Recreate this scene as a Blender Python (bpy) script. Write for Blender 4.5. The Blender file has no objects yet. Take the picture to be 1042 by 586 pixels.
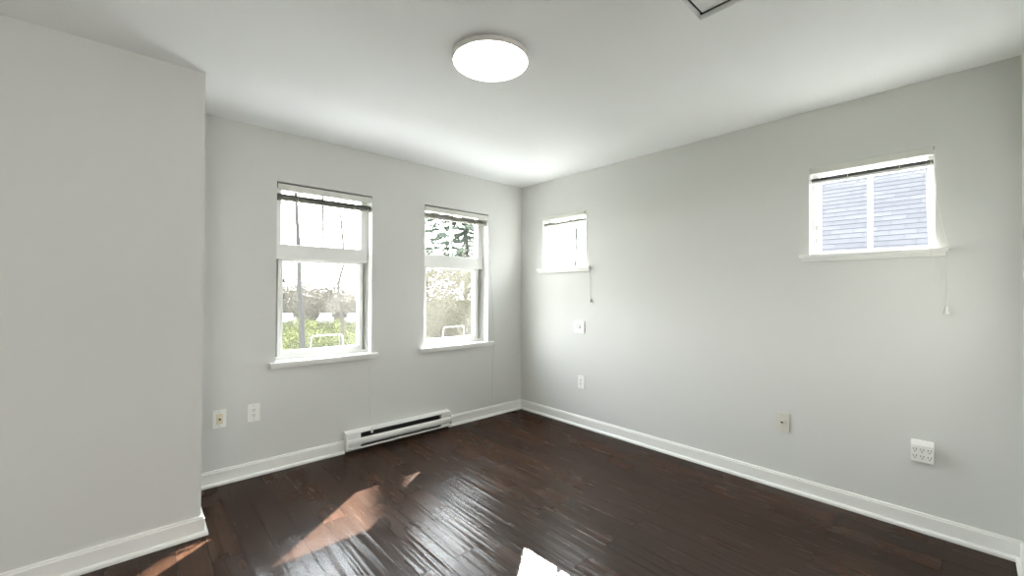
import bpy, bmesh, math, random
from mathutils import Vector, Matrix

scene = bpy.context.scene
C = scene.collection
RES = (1042, 586)

# ------------------------------------------------------------------ camera
F_PX = 422.3
YAW, PITCH, ROLL = 0.83664, 0.00938, 0.00425
cam_d = bpy.data.cameras.new('camera')
cam_d.sensor_fit = 'HORIZONTAL'
cam_d.sensor_width = 36.0
cam_d.lens = F_PX / RES[0] * 36.0
cam_d.clip_start = 0.02
cam_d.clip_end = 600
cam = bpy.data.objects.new('camera', cam_d)
C.objects.link(cam)
fw = Vector((math.cos(YAW) * math.cos(PITCH), math.sin(YAW) * math.cos(PITCH), math.sin(PITCH)))
r0 = Vector((math.sin(YAW), -math.cos(YAW), 0))
u0 = r0.cross(fw)
rr = math.cos(ROLL) * r0 + math.sin(ROLL) * u0
uu = math.cos(ROLL) * u0 - math.sin(ROLL) * r0
CAM = Vector((-3.164, -3.350, 1.284))
M4 = Matrix((rr, uu, -fw)).transposed().to_4x4()
M4.translation = CAM
cam.matrix_world = M4
scene.camera = cam

# ------------------------------------------------------------------ light and exposure
SKY = 28.0
SUN = 105.0
LAMP = 22.0
scene.view_settings.view_transform = 'Standard'
scene.view_settings.look = 'None'
scene.view_settings.gamma = 1.0
scene.view_settings.use_curve_mapping = False
scene.view_settings.exposure = -0.06
scene.cycles.use_denoising = True
scene.cycles.max_bounces = 14
scene.cycles.diffuse_bounces = 8
scene.cycles.glossy_bounces = 4
scene.cycles.transparent_max_bounces = 24
scene.cycles.sample_clamp_indirect = 12.0
scene.cycles.caustics_reflective = True

world = bpy.data.worlds.new('hazy_sky')
scene.world = world
world.use_nodes = True
wn = world.node_tree
wn.nodes.clear()
w_out = wn.nodes.new('ShaderNodeOutputWorld')
w_bg = wn.nodes.new('ShaderNodeBackground')
w_tc = wn.nodes.new('ShaderNodeTexCoord')
w_sep = wn.nodes.new('ShaderNodeSeparateXYZ')
w_rmp = wn.nodes.new('ShaderNodeValToRGB')
w_rmp.color_ramp.elements[0].position = 0.0
w_rmp.color_ramp.elements[0].color = (1.0, 1.0, 0.98, 1)
w_rmp.color_ramp.elements[1].position = 0.8
w_rmp.color_ramp.elements[1].color = (0.84, 0.91, 1.0, 1)
wn.links.new(w_tc.outputs['Generated'], w_sep.inputs[0])
wn.links.new(w_sep.outputs['Z'], w_rmp.inputs[0])
wn.links.new(w_rmp.outputs[0], w_bg.inputs['Color'])
w_bg.inputs['Strength'].default_value = SKY
wn.links.new(w_bg.outputs[0], w_out.inputs[0])

SUN_H = Vector((0.783, 0.622, 0.0)).normalized()
SUN_T = 0.712
sun_d = bpy.data.lights.new('sun', 'SUN')
sun_d.energy = SUN
sun_d.angle = math.radians(0.53)
sun_d.color = (1.0, 0.96, 0.91)
sun = bpy.data.objects.new('sun', sun_d)
sun.rotation_euler = (SUN_H + Vector((0, 0, SUN_T))).to_track_quat('Z', 'Y').to_euler()
sun.location = (12, 10, 12)
C.objects.link(sun)

H = 2.44
X_L = -4.40          # left wall
Y_F = -3.515         # wall behind the camera
X_C, Y_C = -2.905, -0.625   # closet corner
WT = 0.20            # outer wall thickness
W1 = (-2.424, -1.716, 0.77, 2.075)
W2 = (-1.220, -0.475, 0.77, 2.082)
W3 = (-0.890, -0.325, 1.525, 2.068)
W4 = (-3.220, -2.660, 1.525, 2.075)
HATCH = (-2.05, -1.399, -3.25, -2.583)
LAMP_C = (-1.886, -1.770)

# fill light added in an unseen hall behind the camera, through an open doorway
HALL = 52.0
hall_d = bpy.data.lights.new('hall_fill', 'AREA')
hall_d.shape = 'RECTANGLE'
hall_d.size, hall_d.size_y = 1.6, 1.9
hall_d.energy = HALL
hall_d.color = (1.0, 0.97, 0.92)
hall = bpy.data.objects.new('hall_fill', hall_d)
hall.location = (-3.75, -5.2, 1.1)
hall.rotation_euler = (math.radians(90), 0, 0)
C.objects.link(hall)
DOOR = (-4.25, -3.30, 0.0, 2.06)  # unseen doorway, added to let the hall fill light in

def portal(name, loc, rot, sx, sy):
    d = bpy.data.lights.new(name, 'AREA')
    d.shape = 'RECTANGLE'
    d.size, d.size_y = sx, sy
    d.cycles.is_portal = True
    o = bpy.data.objects.new(name, d)
    o.location = loc
    o.rotation_euler = rot
    C.objects.link(o)

for nm, w in (('portal_one', W1), ('portal_two', W2)):
    portal(nm, ((w[0] + w[1]) / 2, 0.195, (w[2] + w[3]) / 2), (-math.pi / 2, 0, 0), w[1] - w[0], w[3] - w[2])
for nm, w in (('portal_three', W3), ('portal_four', W4)):
    portal(nm, (0.195, (w[0] + w[1]) / 2, (w[2] + w[3]) / 2), (0, math.pi / 2, 0), w[3] - w[2], w[1] - w[0])

# ------------------------------------------------------------------ materials
def nt(name):
    m = bpy.data.materials.new(name)
    m.use_nodes = True
    n = m.node_tree
    return m, n, n.nodes['Principled BSDF']

def noise_var(n, base, amt, scale, coord='Object'):
    tc = n.nodes.new('ShaderNodeTexCoord')
    nz = n.nodes.new('ShaderNodeTexNoise')
    nz.inputs['Scale'].default_value = scale
    nz.inputs['Detail'].default_value = 4
    n.links.new(tc.outputs[coord], nz.inputs['Vector'])
    mx = n.nodes.new('ShaderNodeMix')
    mx.data_type = 'RGBA'
    a = [max(0, c * (1 - amt)) for c in base]
    b = [min(1, c * (1 + amt)) for c in base]
    mx.inputs['A'].default_value = (*a, 1)
    mx.inputs['B'].default_value = (*b, 1)
    n.links.new(nz.outputs['Fac'], mx.inputs['Factor'])
    return mx.outputs['Result'], nz, tc

def simple(name, col, rough=0.5, metal=0.0, amt=0.03, scale=8.0, bump=0.0, bscale=200.0, spec=0.5):
    m, n, b = nt(name)
    c, nz, tc = noise_var(n, col, amt, scale)
    n.links.new(c, b.inputs['Base Color'])
    b.inputs['Roughness'].default_value = rough
    b.inputs['Metallic'].default_value = metal
    b.inputs['Specular IOR Level'].default_value = spec
    if bump:
        z = n.nodes.new('ShaderNodeTexNoise')
        z.inputs['Scale'].default_value = bscale
        z.inputs['Detail'].default_value = 3
        n.links.new(tc.outputs['Object'], z.inputs['Vector'])
        bp = n.nodes.new('ShaderNodeBump')
        bp.inputs['Strength'].default_value = bump
        bp.inputs['Distance'].default_value = 0.002
        n.links.new(z.outputs['Fac'], bp.inputs['Height'])
        n.links.new(bp.outputs[0], b.inputs['Normal'])
    return m

WALL = simple('wall_paint', (0.70, 0.704, 0.685), 0.7, amt=0.01, scale=2.0, bump=0.15, bscale=160, spec=0.3)
CEIL = simple('ceiling_paint', (0.90, 0.91, 0.915), 0.85, amt=0.01, scale=2.0, bump=0.35, bscale=120, spec=0.2)
TRIM = simple('white_trim_paint', (0.90, 0.90, 0.875), 0.35, amt=0.01)
VINYL = simple('white_vinyl', (0.86, 0.86, 0.84), 0.3, amt=0.01)
CHANNEL = simple('grey_track', (0.42, 0.40, 0.37), 0.5)
VALANCE = simple('valance_white', (0.74, 0.74, 0.70), 0.4, amt=0.01)
SLAT = simple('shade_grey_slats', (0.14, 0.14, 0.125), 0.35, amt=0.1)  # backlit shade of the raised slats put into their colour
SLATL = simple('light_shade_slats', (0.36, 0.35, 0.31), 0.35, amt=0.1)  # paler copy of the slats, the difference in light put into colour
CORD = simple('white_cord', (0.78, 0.78, 0.74), 0.7)
CORDG = simple('grey_cord', (0.50, 0.50, 0.48), 0.7)
PLASTIC = simple('white_plastic', (0.93, 0.93, 0.90), 0.3, amt=0.01)
ALMOND = simple('almond_plastic', (0.78, 0.70, 0.55), 0.35)
IVORY = simple('ivory_plate', (0.72, 0.70, 0.63), 0.35)
DARK = simple('dark_slot_and_shade', (0.02, 0.02, 0.02), 0.6)  # also paints the shade in the heater and hatch gaps
GREYP = simple('grey_plastic', (0.45, 0.45, 0.44), 0.4)
HEATER = simple('heater_enamel', (0.88, 0.88, 0.855), 0.3, amt=0.01)
FIN = simple('dark_heater_fins', (0.06, 0.06, 0.055), 0.5)
RIM = simple('lamp_rim', (0.80, 0.76, 0.73), 0.4)
STEEL = simple('brushed_metal', (0.5, 0.5, 0.5), 0.3, metal=1.0)

# lamp diffuser: the light of the ceiling fixture
DIFF, n, b = nt('lit_diffuser')
b.inputs['Base Color'].default_value = (0.9, 0.9, 0.88, 1)
b.inputs['Emission Color'].default_value = (1.0, 0.975, 0.93, 1)
b.inputs['Emission Strength'].default_value = LAMP

def glass_mat(name, tint, refl=1.0):
    m = bpy.data.materials.new(name)
    m.use_nodes = True
    n = m.node_tree
    n.nodes.clear()
    o = n.nodes.new('ShaderNodeOutputMaterial')
    t = n.nodes.new('ShaderNodeBsdfTransparent')
    t.inputs['Color'].default_value = (*tint, 1)
    g = n.nodes.new('ShaderNodeBsdfGlossy')
    g.inputs['Roughness'].default_value = 0.02
    f = n.nodes.new('ShaderNodeFresnel')
    gm = n.nodes.new('ShaderNodeNewGeometry')
    ir = n.nodes.new('ShaderNodeMapRange')     # same reflectance from either side of the thin pane
    ir.inputs['To Min'].default_value = 1.45
    ir.inputs['To Max'].default_value = 1 / 1.45
    n.links.new(gm.outputs['Backfacing'], ir.inputs[0])
    n.links.new(ir.outputs[0], f.inputs['IOR'])
    mx = n.nodes.new('ShaderNodeMixShader')
    n.links.new(f.outputs[0], mx.inputs[0])
    n.links.new(t.outputs[0], mx.inputs[1])
    n.links.new(g.outputs[0], mx.inputs[2])
    n.links.new(mx.outputs[0], o.inputs[0])
    return m
GLASS = glass_mat('window_glass', (0.94, 0.95, 0.94))

# insect screen: fine grey mesh, mostly see-through, the rest catches light
SCREEN = bpy.data.materials.new('insect_screen')
SCREEN.use_nodes = True
n = SCREEN.node_tree
n.nodes.clear()
o_ = n.nodes.new('ShaderNodeOutputMaterial')
t_ = n.nodes.new('ShaderNodeBsdfTransparent')
d_ = n.nodes.new('ShaderNodeBsdfDiffuse')
d_.inputs['Color'].default_value = (0.25, 0.25, 0.245, 1)
l_ = n.nodes.new('ShaderNodeBsdfTranslucent')
l_.inputs['Color'].default_value = (0.25, 0.25, 0.245, 1)
a_ = n.nodes.new('ShaderNodeMixShader')
m_ = n.nodes.new('ShaderNodeMixShader')
m_.inputs[0].default_value = 0.10
n.links.new(d_.outputs[0], a_.inputs[1])
n.links.new(l_.outputs[0], a_.inputs[2])
n.links.new(t_.outputs[0], m_.inputs[1])
n.links.new(a_.outputs[0], m_.inputs[2])
n.links.new(m_.outputs[0], o_.inputs[0])

# floor: dark hand-scraped planks running along Y
def floor_mat():
    m, n, b = nt('dark_scraped_planks')
    L = n.links.new
    N = n.nodes.new
    tc = N('ShaderNodeTexCoord')
    # planks: brick texture with x' = y (length), y' = x (width)
    mp = N('ShaderNodeMapping')
    mp.inputs['Rotation'].default_value = (0, 0, math.radians(90))
    mp.inputs['Location'].default_value = (0.2, 0.017, 0)
    L(tc.outputs['Object'], mp.inputs['Vector'])
    br = N('ShaderNodeTexBrick')
    br.offset = 0.37
    br.offset_frequency = 2
    br.inputs['Color1'].default_value = (0, 0, 0, 1)
    br.inputs['Color2'].default_value = (1, 1, 1, 1)
    br.inputs['Mortar'].default_value = (0.5, 0.5, 0.5, 1)
    br.inputs['Scale'].default_value = 1.0
    br.inputs['Mortar Size'].default_value = 0.0021
    br.inputs['Mortar Smooth'].default_value = 0.4
    br.inputs['Brick Width'].default_value = 1.15
    br.inputs['Row Height'].default_value = 0.125
    L(mp.outputs[0], br.inputs['Vector'])
    # per-plank offset of the grain
    comb = N('ShaderNodeVectorMath'); comb.operation = 'MULTIPLY_ADD'
    L(br.outputs['Color'], comb.inputs[0])
    comb.inputs[1].default_value = (7.3, 11.1, 3.0)
    L(tc.outputs['Object'], comb.inputs[2])
    gm = N('ShaderNodeMapping')
    gm.inputs['Scale'].default_value = (30, 2.2, 1)
    L(comb.outputs[0], gm.inputs['Vector'])
    grain = N('ShaderNodeTexNoise')
    grain.inputs['Scale'].default_value = 1.6
    grain.inputs['Detail'].default_value = 6
    grain.inputs['Roughness'].default_value = 0.6
    L(gm.outputs[0], grain.inputs['Vector'])
    cloud = N('ShaderNodeTexNoise')
    cloud.inputs['Scale'].default_value = 4.0
    cloud.inputs['Detail'].default_value = 3
    L(comb.outputs[0], cloud.inputs['Vector'])
    r1 = N('ShaderNodeValToRGB')
    e = r1.color_ramp.elements
    e[0].position = 0.0; e[0].color = (0.010, 0.0042, 0.0018, 1)
    e[1].position = 1.0; e[1].color = (0.054, 0.0250, 0.0138, 1)
    fsum = N('ShaderNodeMath'); fsum.operation = 'MULTIPLY_ADD'
    L(br.outputs['Color'], fsum.inputs[0]); fsum.inputs[1].default_value = 0.40
    s2 = N('ShaderNodeMath'); s2.operation = 'MULTIPLY_ADD'
    L(grain.outputs['Fac'], s2.inputs[0]); s2.inputs[1].default_value = 0.22
    s3 = N('ShaderNodeMath'); s3.operation = 'MULTIPLY'
    L(cloud.outputs['Fac'], s3.inputs[0]); s3.inputs[1].default_value = 0.45
    L(s3.outputs[0], s2.inputs[2])
    L(s2.outputs[0], fsum.inputs[2])
    L(fsum.outputs[0], r1.inputs[0])
    mixm = N('ShaderNodeMix'); mixm.data_type = 'RGBA'
    L(br.outputs['Fac'], mixm.inputs['Factor'])
    L(r1.outputs[0], mixm.inputs['A'])
    mixm.inputs['B'].default_value = (0.012, 0.007, 0.005, 1)
    L(mixm.outputs['Result'], b.inputs['Base Color'])
    # scraped ridges along Y: narrow across X, long along Y
    rm = N('ShaderNodeMapping')
    rm.inputs['Scale'].default_value = (27, 0.75, 1)
    L(comb.outputs[0], rm.inputs['Vector'])
    ridge = N('ShaderNodeTexNoise')
    ridge.inputs['Scale'].default_value = 1.0
    ridge.inputs['Detail'].default_value = 1
    ridge.inputs['Roughness'].default_value = 0.45
    ridge.inputs['Distortion'].default_value = 0.0
    L(rm.outputs[0], ridge.inputs['Vector'])
    sm = N('ShaderNodeMapping')
    sm.inputs['Scale'].default_value = (9, 1.6, 1)
    L(comb.outputs[0], sm.inputs['Vector'])
    swell = N('ShaderNodeTexNoise')
    swell.inputs['Scale'].default_value = 1.0
    swell.inputs['Detail'].default_value = 2
    L(sm.outputs[0], swell.inputs['Vector'])
    hsum = N('ShaderNodeMath'); hsum.operation = 'MULTIPLY_ADD'
    L(swell.outputs['Fac'], hsum.inputs[0]); hsum.inputs[1].default_value = 0.7
    amp = N('ShaderNodeMapRange')
    amp.inputs['To Min'].default_value = 0.65
    amp.inputs['To Max'].default_value = 1.45
    L(br.outputs['Color'], amp.inputs[0])
    rm2 = N('ShaderNodeMath'); rm2.operation = 'MULTIPLY'
    L(ridge.outputs['Fac'], rm2.inputs[0]); L(amp.outputs[0], rm2.inputs[1])
    L(rm2.outputs[0], hsum.inputs[2])
    hm = N('ShaderNodeMath'); hm.operation = 'MULTIPLY_ADD'
    L(br.outputs['Fac'], hm.inputs[0]); hm.inputs[1].default_value = -0.7
    L(hsum.outputs[0], hm.inputs[2])
    bp = N('ShaderNodeBump')
    bp.inputs['Strength'].default_value = 1.0
    bp.inputs['Distance'].default_value = 0.0062
    L(hm.outputs[0], bp.inputs['Height'])
    L(bp.outputs[0], b.inputs['Normal'])
    rr_ = N('ShaderNodeMapRange')
    rr_.inputs['To Min'].default_value = 0.19
    rr_.inputs['To Max'].default_value = 0.32
    L(grain.outputs['Fac'], rr_.inputs[0])
    L(rr_.outputs[0], b.inputs['Roughness'])
    # satin varnish: a weak coat over the stained wood
    b.inputs['Specular IOR Level'].default_value = 0.0
    gl = N('ShaderNodeBsdfGlossy')
    L(rr_.outputs[0], gl.inputs['Roughness'])
    L(bp.outputs[0], gl.inputs['Normal'])
    fr_ = N('ShaderNodeFresnel')
    fr_.inputs['IOR'].default_value = 1.45
    L(bp.outputs[0], fr_.inputs['Normal'])
    mn = N('ShaderNodeMath'); mn.operation = 'MINIMUM'
    L(fr_.outputs[0], mn.inputs[0]); mn.inputs[1].default_value = 0.076
    mxs = N('ShaderNodeMixShader')
    L(mn.outputs[0], mxs.inputs[0])
    L(b.outputs[0], mxs.inputs[1])
    L(gl.outputs[0], mxs.inputs[2])
    out = [q for q in n.nodes if q.type == 'OUTPUT_MATERIAL'][0]
    L(mxs.outputs[0], out.inputs['Surface'])
    return m
FLOOR = floor_mat()

# ------------------------------------------------------------------ mesh helpers
class MB:
    def __init__(self):
        self.bm = bmesh.new()
    def box(self, x0, x1, y0, y1, z0, z1, bev=0.0):
        t = bmesh.new()
        vs = [t.verts.new((x, y, z)) for x in (x0, x1) for y in (y0, y1) for z in (z0, z1)]
        for f in ((0, 1, 3, 2), (4, 6, 7, 5), (0, 4, 5, 1), (2, 3, 7, 6), (0, 2, 6, 4), (1, 5, 7, 3)):
            t.faces.new([vs[i] for i in f])
        bmesh.ops.recalc_face_normals(t, faces=t.faces)
        if bev:
            bmesh.ops.bevel(t, geom=t.edges[:], offset=bev, segments=2, affect='EDGES', profile=0.7)
        self.add(t)
        return self
    def add(self, t, mat=None):
        if mat is not None:
            t.transform(mat)
        me = bpy.data.meshes.new('t')
        t.to_mesh(me)
        t.free()
        self.bm.from_mesh(me)
        bpy.data.meshes.remove(me)
    def prism(self, prof, axis, a, b):
        """closed 2D profile swept from a to b along axis; profile given in the other two axes (cyclic order)."""
        t = bmesh.new()
        def P(u, v, w):
            return {'x': (w, u, v), 'y': (u, w, v), 'z': (u, v, w)}[axis]
        A = [t.verts.new(P(u, v, a)) for u, v in prof]
        B = [t.verts.new(P(u, v, b)) for u, v in prof]
        n = len(prof)
        for i in range(n):
            t.faces.new((A[i], A[(i + 1) % n], B[(i + 1) % n], B[i]))
        t.faces.new(A); t.faces.new(B[::-1])
        bmesh.ops.recalc_face_normals(t, faces=t.faces)
        self.add(t)
        return self
    def tube(self, pts, rad, seg=8, cap=True):
        t = bmesh.new()
        pts = [Vector(p) for p in pts]
        if not hasattr(rad, '__len__'):
            rad = [rad] * len(pts)
        rings = []
        ref = None
        for i, p in enumerate(pts):
            d = (pts[min(i + 1, len(pts) - 1)] - pts[max(i - 1, 0)]).normalized()
            if ref is None:
                ref = Vector((1, 0, 0)) if abs(d.x) < 0.8 else Vector((0, 1, 0))
            a = (ref - d * ref.dot(d)).normalized()
            ref = a
            c = d.cross(a)
            rings.append([t.verts.new(p + rad[i] * (math.cos(k * math.tau / seg) * a + math.sin(k * math.tau / seg) * c)) for k in range(seg)])
        for i in range(len(rings) - 1):
            for k in range(seg):
                t.faces.new((rings[i][k], rings[i][(k + 1) % seg], rings[i + 1][(k + 1) % seg], rings[i + 1][k]))
        if cap:
            t.faces.new(rings[0][::-1]); t.faces.new(rings[-1])
        bmesh.ops.recalc_face_normals(t, faces=t.faces)
        self.add(t)
        return self
    def lathe(self, prof, loc, seg=48, axis='z'):
        """profile of (radius, height) turned about an axis through loc."""
        t = bmesh.new()
        rings = []
        for r, h in prof:
            ring = []
            for k in range(seg):
                a = k * math.tau / seg
                c, s = r * math.cos(a), r * math.sin(a)
                v = {'z': (c, s, h), 'y': (c, h, s), 'x': (h, c, s)}[axis]
                ring.append(t.verts.new(Vector(loc) + Vector(v)))
            rings.append(ring)
        for i in range(len(rings) - 1):
            for k in range(seg):
                t.faces.new((rings[i][k], rings[i][(k + 1) % seg], rings[i + 1][(k + 1) % seg], rings[i + 1][k]))
        t.faces.new(rings[0]); t.faces.new(rings[-1])
        bmesh.ops.remove_doubles(t, verts=t.verts, dist=1e-6)
        bmesh.ops.recalc_face_normals(t, faces=t.faces)
        self.add(t)
        return self
    def quad(self, pts):
        vs = [self.bm.verts.new(p) for p in pts]
        self.bm.faces.new(vs)
        return self
    def build(self, name, mat, parent=None, smooth=False, local=True):
        me = bpy.data.meshes.new(name)
        self.bm.to_mesh(me)
        self.bm.free()
        o = bpy.data.objects.new(name, me)
        me.materials.append(mat)
        if smooth:
            for p in me.polygons:
                p.use_smooth = True
            me.set_sharp_from_angle(angle=math.radians(40))
        C.objects.link(o)
        if parent is not None:
            o.parent = parent
            if local and parent_world(parent) != Vector((0, 0, 0)):
                me.transform(Matrix.Translation(-parent_world(parent)))
        return o

def parent_world(o):
    v = Vector((0, 0, 0))
    while o is not None:
        v += o.location
        o = o.parent
    return v

def struct(o):
    o['kind'] = 'structure'
    return o

def tag(o, label, cat, group=None, kind=None):
    o['label'] = label
    o['category'] = cat
    if group: o['group'] = group
    if kind: o['kind'] = kind
    return o

def thing(name, label, cat, loc, group=None):
    o = bpy.data.objects.new(name, None)
    o.empty_display_size = 0.1
    o.location = loc
    C.objects.link(o)
    return tag(o, label, cat, group)

# wall with openings: local frame (u along wall, v = height, d = depth outward)
def wall_slab(u0, u1, v0, v1, holes, conv, depth):
    mb = MB()
    us = sorted({u0, u1, *[h[0] for h in holes], *[h[1] for h in holes]})
    vs = sorted({v0, v1, *[h[2] for h in holes], *[h[3] for h in holes]})
    inhole = lambda u, v: any(h[0] < u < h[1] and h[2] < v < h[3] for h in holes)
    cache = {}
    bm = mb.bm
    def V(u, v, d):
        k = (round(u, 5), round(v, 5), d)
        if k not in cache:
            cache[k] = bm.verts.new(conv(u, v, d))
        return cache[k]
    for i in range(len(us) - 1):
        for j in range(len(vs) - 1):
            a, b2, c, d2 = us[i], us[i + 1], vs[j], vs[j + 1]
            if inhole((a + b2) / 2, (c + d2) / 2):
                continue
            for d in (0, depth):
                bm.faces.new((V(a, c, d), V(b2, c, d), V(b2, d2, d), V(a, d2, d)))
            for (p, q, nu, nv) in (((a, c), (b2, c), 0, -1), ((a, d2), (b2, d2), 0, 1), ((a, c), (a, d2), -1, 0), ((b2, c), (b2, d2), 1, 0)):
                mu = (a + b2) / 2 if nu == 0 else (a - 1e-4 if nu < 0 else b2 + 1e-4)
                mv = (c + d2) / 2 if nv == 0 else (c - 1e-4 if nv < 0 else d2 + 1e-4)
                outside = mu < u0 or mu > u1 or mv < v0 or mv > v1
                if outside or inhole(mu, mv):
                    bm.faces.new((V(*p, 0), V(*q, 0), V(*q, depth), V(*p, depth)))
    bmesh.ops.recalc_face_normals(bm, faces=bm.faces)
    return mb

# ------------------------------------------------------------------ room shell
struct(wall_slab(X_L - 0.1, WT, -0.1, H + 0.1, [W1, W2], lambda u, v, d: (u, d, v), WT).build('wall_back', WALL))
struct(wall_slab(Y_F - 0.1, 0.0, -0.1, H + 0.1, [W3, W4], lambda u, v, d: (d, u, v), WT).build('wall_right', WALL))
struct(wall_slab(X_L - 0.1, 0.0, -0.1, H + 0.1, [(DOOR[0], DOOR[1], -0.0, DOOR[3])], lambda u, v, d: (u, Y_F - d, v), 0.1).build('wall_front', WALL))
struct(MB().box(-4.7, -2.7, -5.6, Y_F - 0.1, -0.1, 0.0).build('floor_hall', FLOOR))  # hall shell is unseen, added behind the doorway for the fill light
struct(MB().box(-4.7, -2.7, -5.6, Y_F - 0.1, H, H + 0.1).build('ceiling_hall', CEIL))
mb = MB(); mb.box(-4.8, -4.7, -5.6, Y_F - 0.1, -0.1, H + 0.1); mb.box(-2.7, -2.6, -5.6, Y_F - 0.1, -0.1, H + 0.1); mb.box(-4.8, -2.6, -5.7, -5.6, -0.1, H + 0.1)
struct(mb.build('wall_hall', WALL))
struct(MB().box(X_L - 0.1, X_L, Y_F, 0.0, -0.1, H + 0.1).build('wall_left', WALL))
struct(MB().box(X_L, X_C, Y_C, 0.0, 0.0, H).build('wall_closet', WALL))
struct(MB().box(X_L, 0.0, Y_F, 0.0, -0.1, 0.0).build('floor', FLOOR))
struct(wall_slab(X_L, 0.0, Y_F, 0.0, [HATCH], lambda u, v, d: (u, v, H + d), 0.1).build('ceiling', CEIL))

# baseboards: flat board with eased top and a shoe strip
BH, BT, SH, ST = 0.100, 0.015, 0.022, 0.030
def base_prof(sgn=-1):
    p = [(0, 0), (ST, 0), (ST, SH * 0.55), (ST - 0.006, SH * 0.9), (BT, SH), (BT, BH - 0.014), (BT - 0.004, BH - 0.010), (BT - 0.004, BH - 0.004), (BT - 0.008, BH), (0, BH)]
    return [(sgn * a, b) for a, b in p]
HX0, HX1 = -1.935, -0.963      # heater
def base_run(path):
    """board swept along a floor polyline, room side on the right of travel, mitred at its corners"""
    mb = MB()
    bm = mb.bm
    P = [Vector((x, y)) for x, y in path]
    offs = []
    for k in range(len(P)):
        d0 = (P[k] - P[k - 1]).normalized() if k > 0 else (P[1] - P[0]).normalized()
        d1 = (P[k + 1] - P[k]).normalized() if k < len(P) - 1 else d0
        n0, n1 = Vector((d0.y, -d0.x)), Vector((d1.y, -d1.x))
        m = n0 + n1
        offs.append(m / (0.5 * m.length_squared) if m.length_squared > 1e-9 else n0)
    prof = base_prof(1)
    rows_ = [[bm.verts.new((p.x + o.x * a, p.y + o.y * a, z)) for a, z in prof] for p, o in zip(P, offs)]
    n = len(prof)
    for k in range(len(P) - 1):
        for q in range(n):
            bm.faces.new((rows_[k][q], rows_[k][(q + 1) % n], rows_[k + 1][(q + 1) % n], rows_[k + 1][q]))
    bm.faces.new(rows_[0]); bm.faces.new(rows_[-1][::-1])
    bmesh.ops.recalc_face_normals(bm, faces=bm.faces)
    return mb
struct(base_run([(X_L + 0.0, Y_C), (X_C, Y_C), (X_C, 0), (HX0 - 0.002, 0)]).build('baseboard_closet', TRIM))
struct(base_run([(HX1 + 0.002, 0), (0, 0)]).build('baseboard_back', TRIM))
struct(base_run([(0, 0), (0, Y_F)]).build('baseboard_right', TRIM))
struct(base_run([(0, Y_F), (DOOR[1] + 0.07, Y_F)]).build('baseboard_front', TRIM))

# ------------------------------------------------------------------ windows
# everything below is laid out for a wall in the plane "d = 0": u along the wall, d outward, v up
class Frame:
    def __init__(self, axis):
        self.axis = axis
    def box(self, mb, u0, u1, d0, d1, v0, v1, bev=0.0):
        if self.axis == 'x':
            mb.box(u0, u1, d0, d1, v0, v1, bev)
        else:
            mb.box(d0, d1, u0, u1, v0, v1, bev)
    def p(self, u, d, v):
        return Vector((u, d, v)) if self.axis == 'x' else Vector((d, u, v))
FA, FB = Frame('x'), Frame('y')

def ring(fr, mb, u0, u1, v0, v1, wl, wr, wb, wt, d0, d1, bev=0.002):
    fr.box(mb, u0, u0 + wl, d0, d1, v0, v1, bev)
    fr.box(mb, u1 - wr, u1, d0, d1, v0, v1, bev)
    fr.box(mb, u0 + wl - 0.001, u1 - wr + 0.001, d0 + 0.001, d1, v0, v0 + wb, bev)
    fr.box(mb, u0 + wl - 0.001, u1 - wr + 0.001, d0 + 0.001, d1, v1 - wt, v1, bev)

def stool(fr, w, ext, parent):
    """inner sill board with a rounded nose and a small apron moulding"""
    mb = MB()
    zt = w[2]
    fr.box(mb, w[0], w[1], -0.001, 0.092, zt - 0.020, zt + 0.002, 0.0)
    fr.box(mb, w[0] - ext[0], w[1] + ext[1], -0.036, -0.0005, zt - 0.022, zt + 0.002, 0.004)
    fr.box(mb, w[0] - ext[0] + 0.008, w[1] + ext[1] - 0.008, -0.020, -0.0005, zt - 0.042, zt - 0.021, 0.004)
    return mb.build('window_sill', TRIM, parent)

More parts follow.
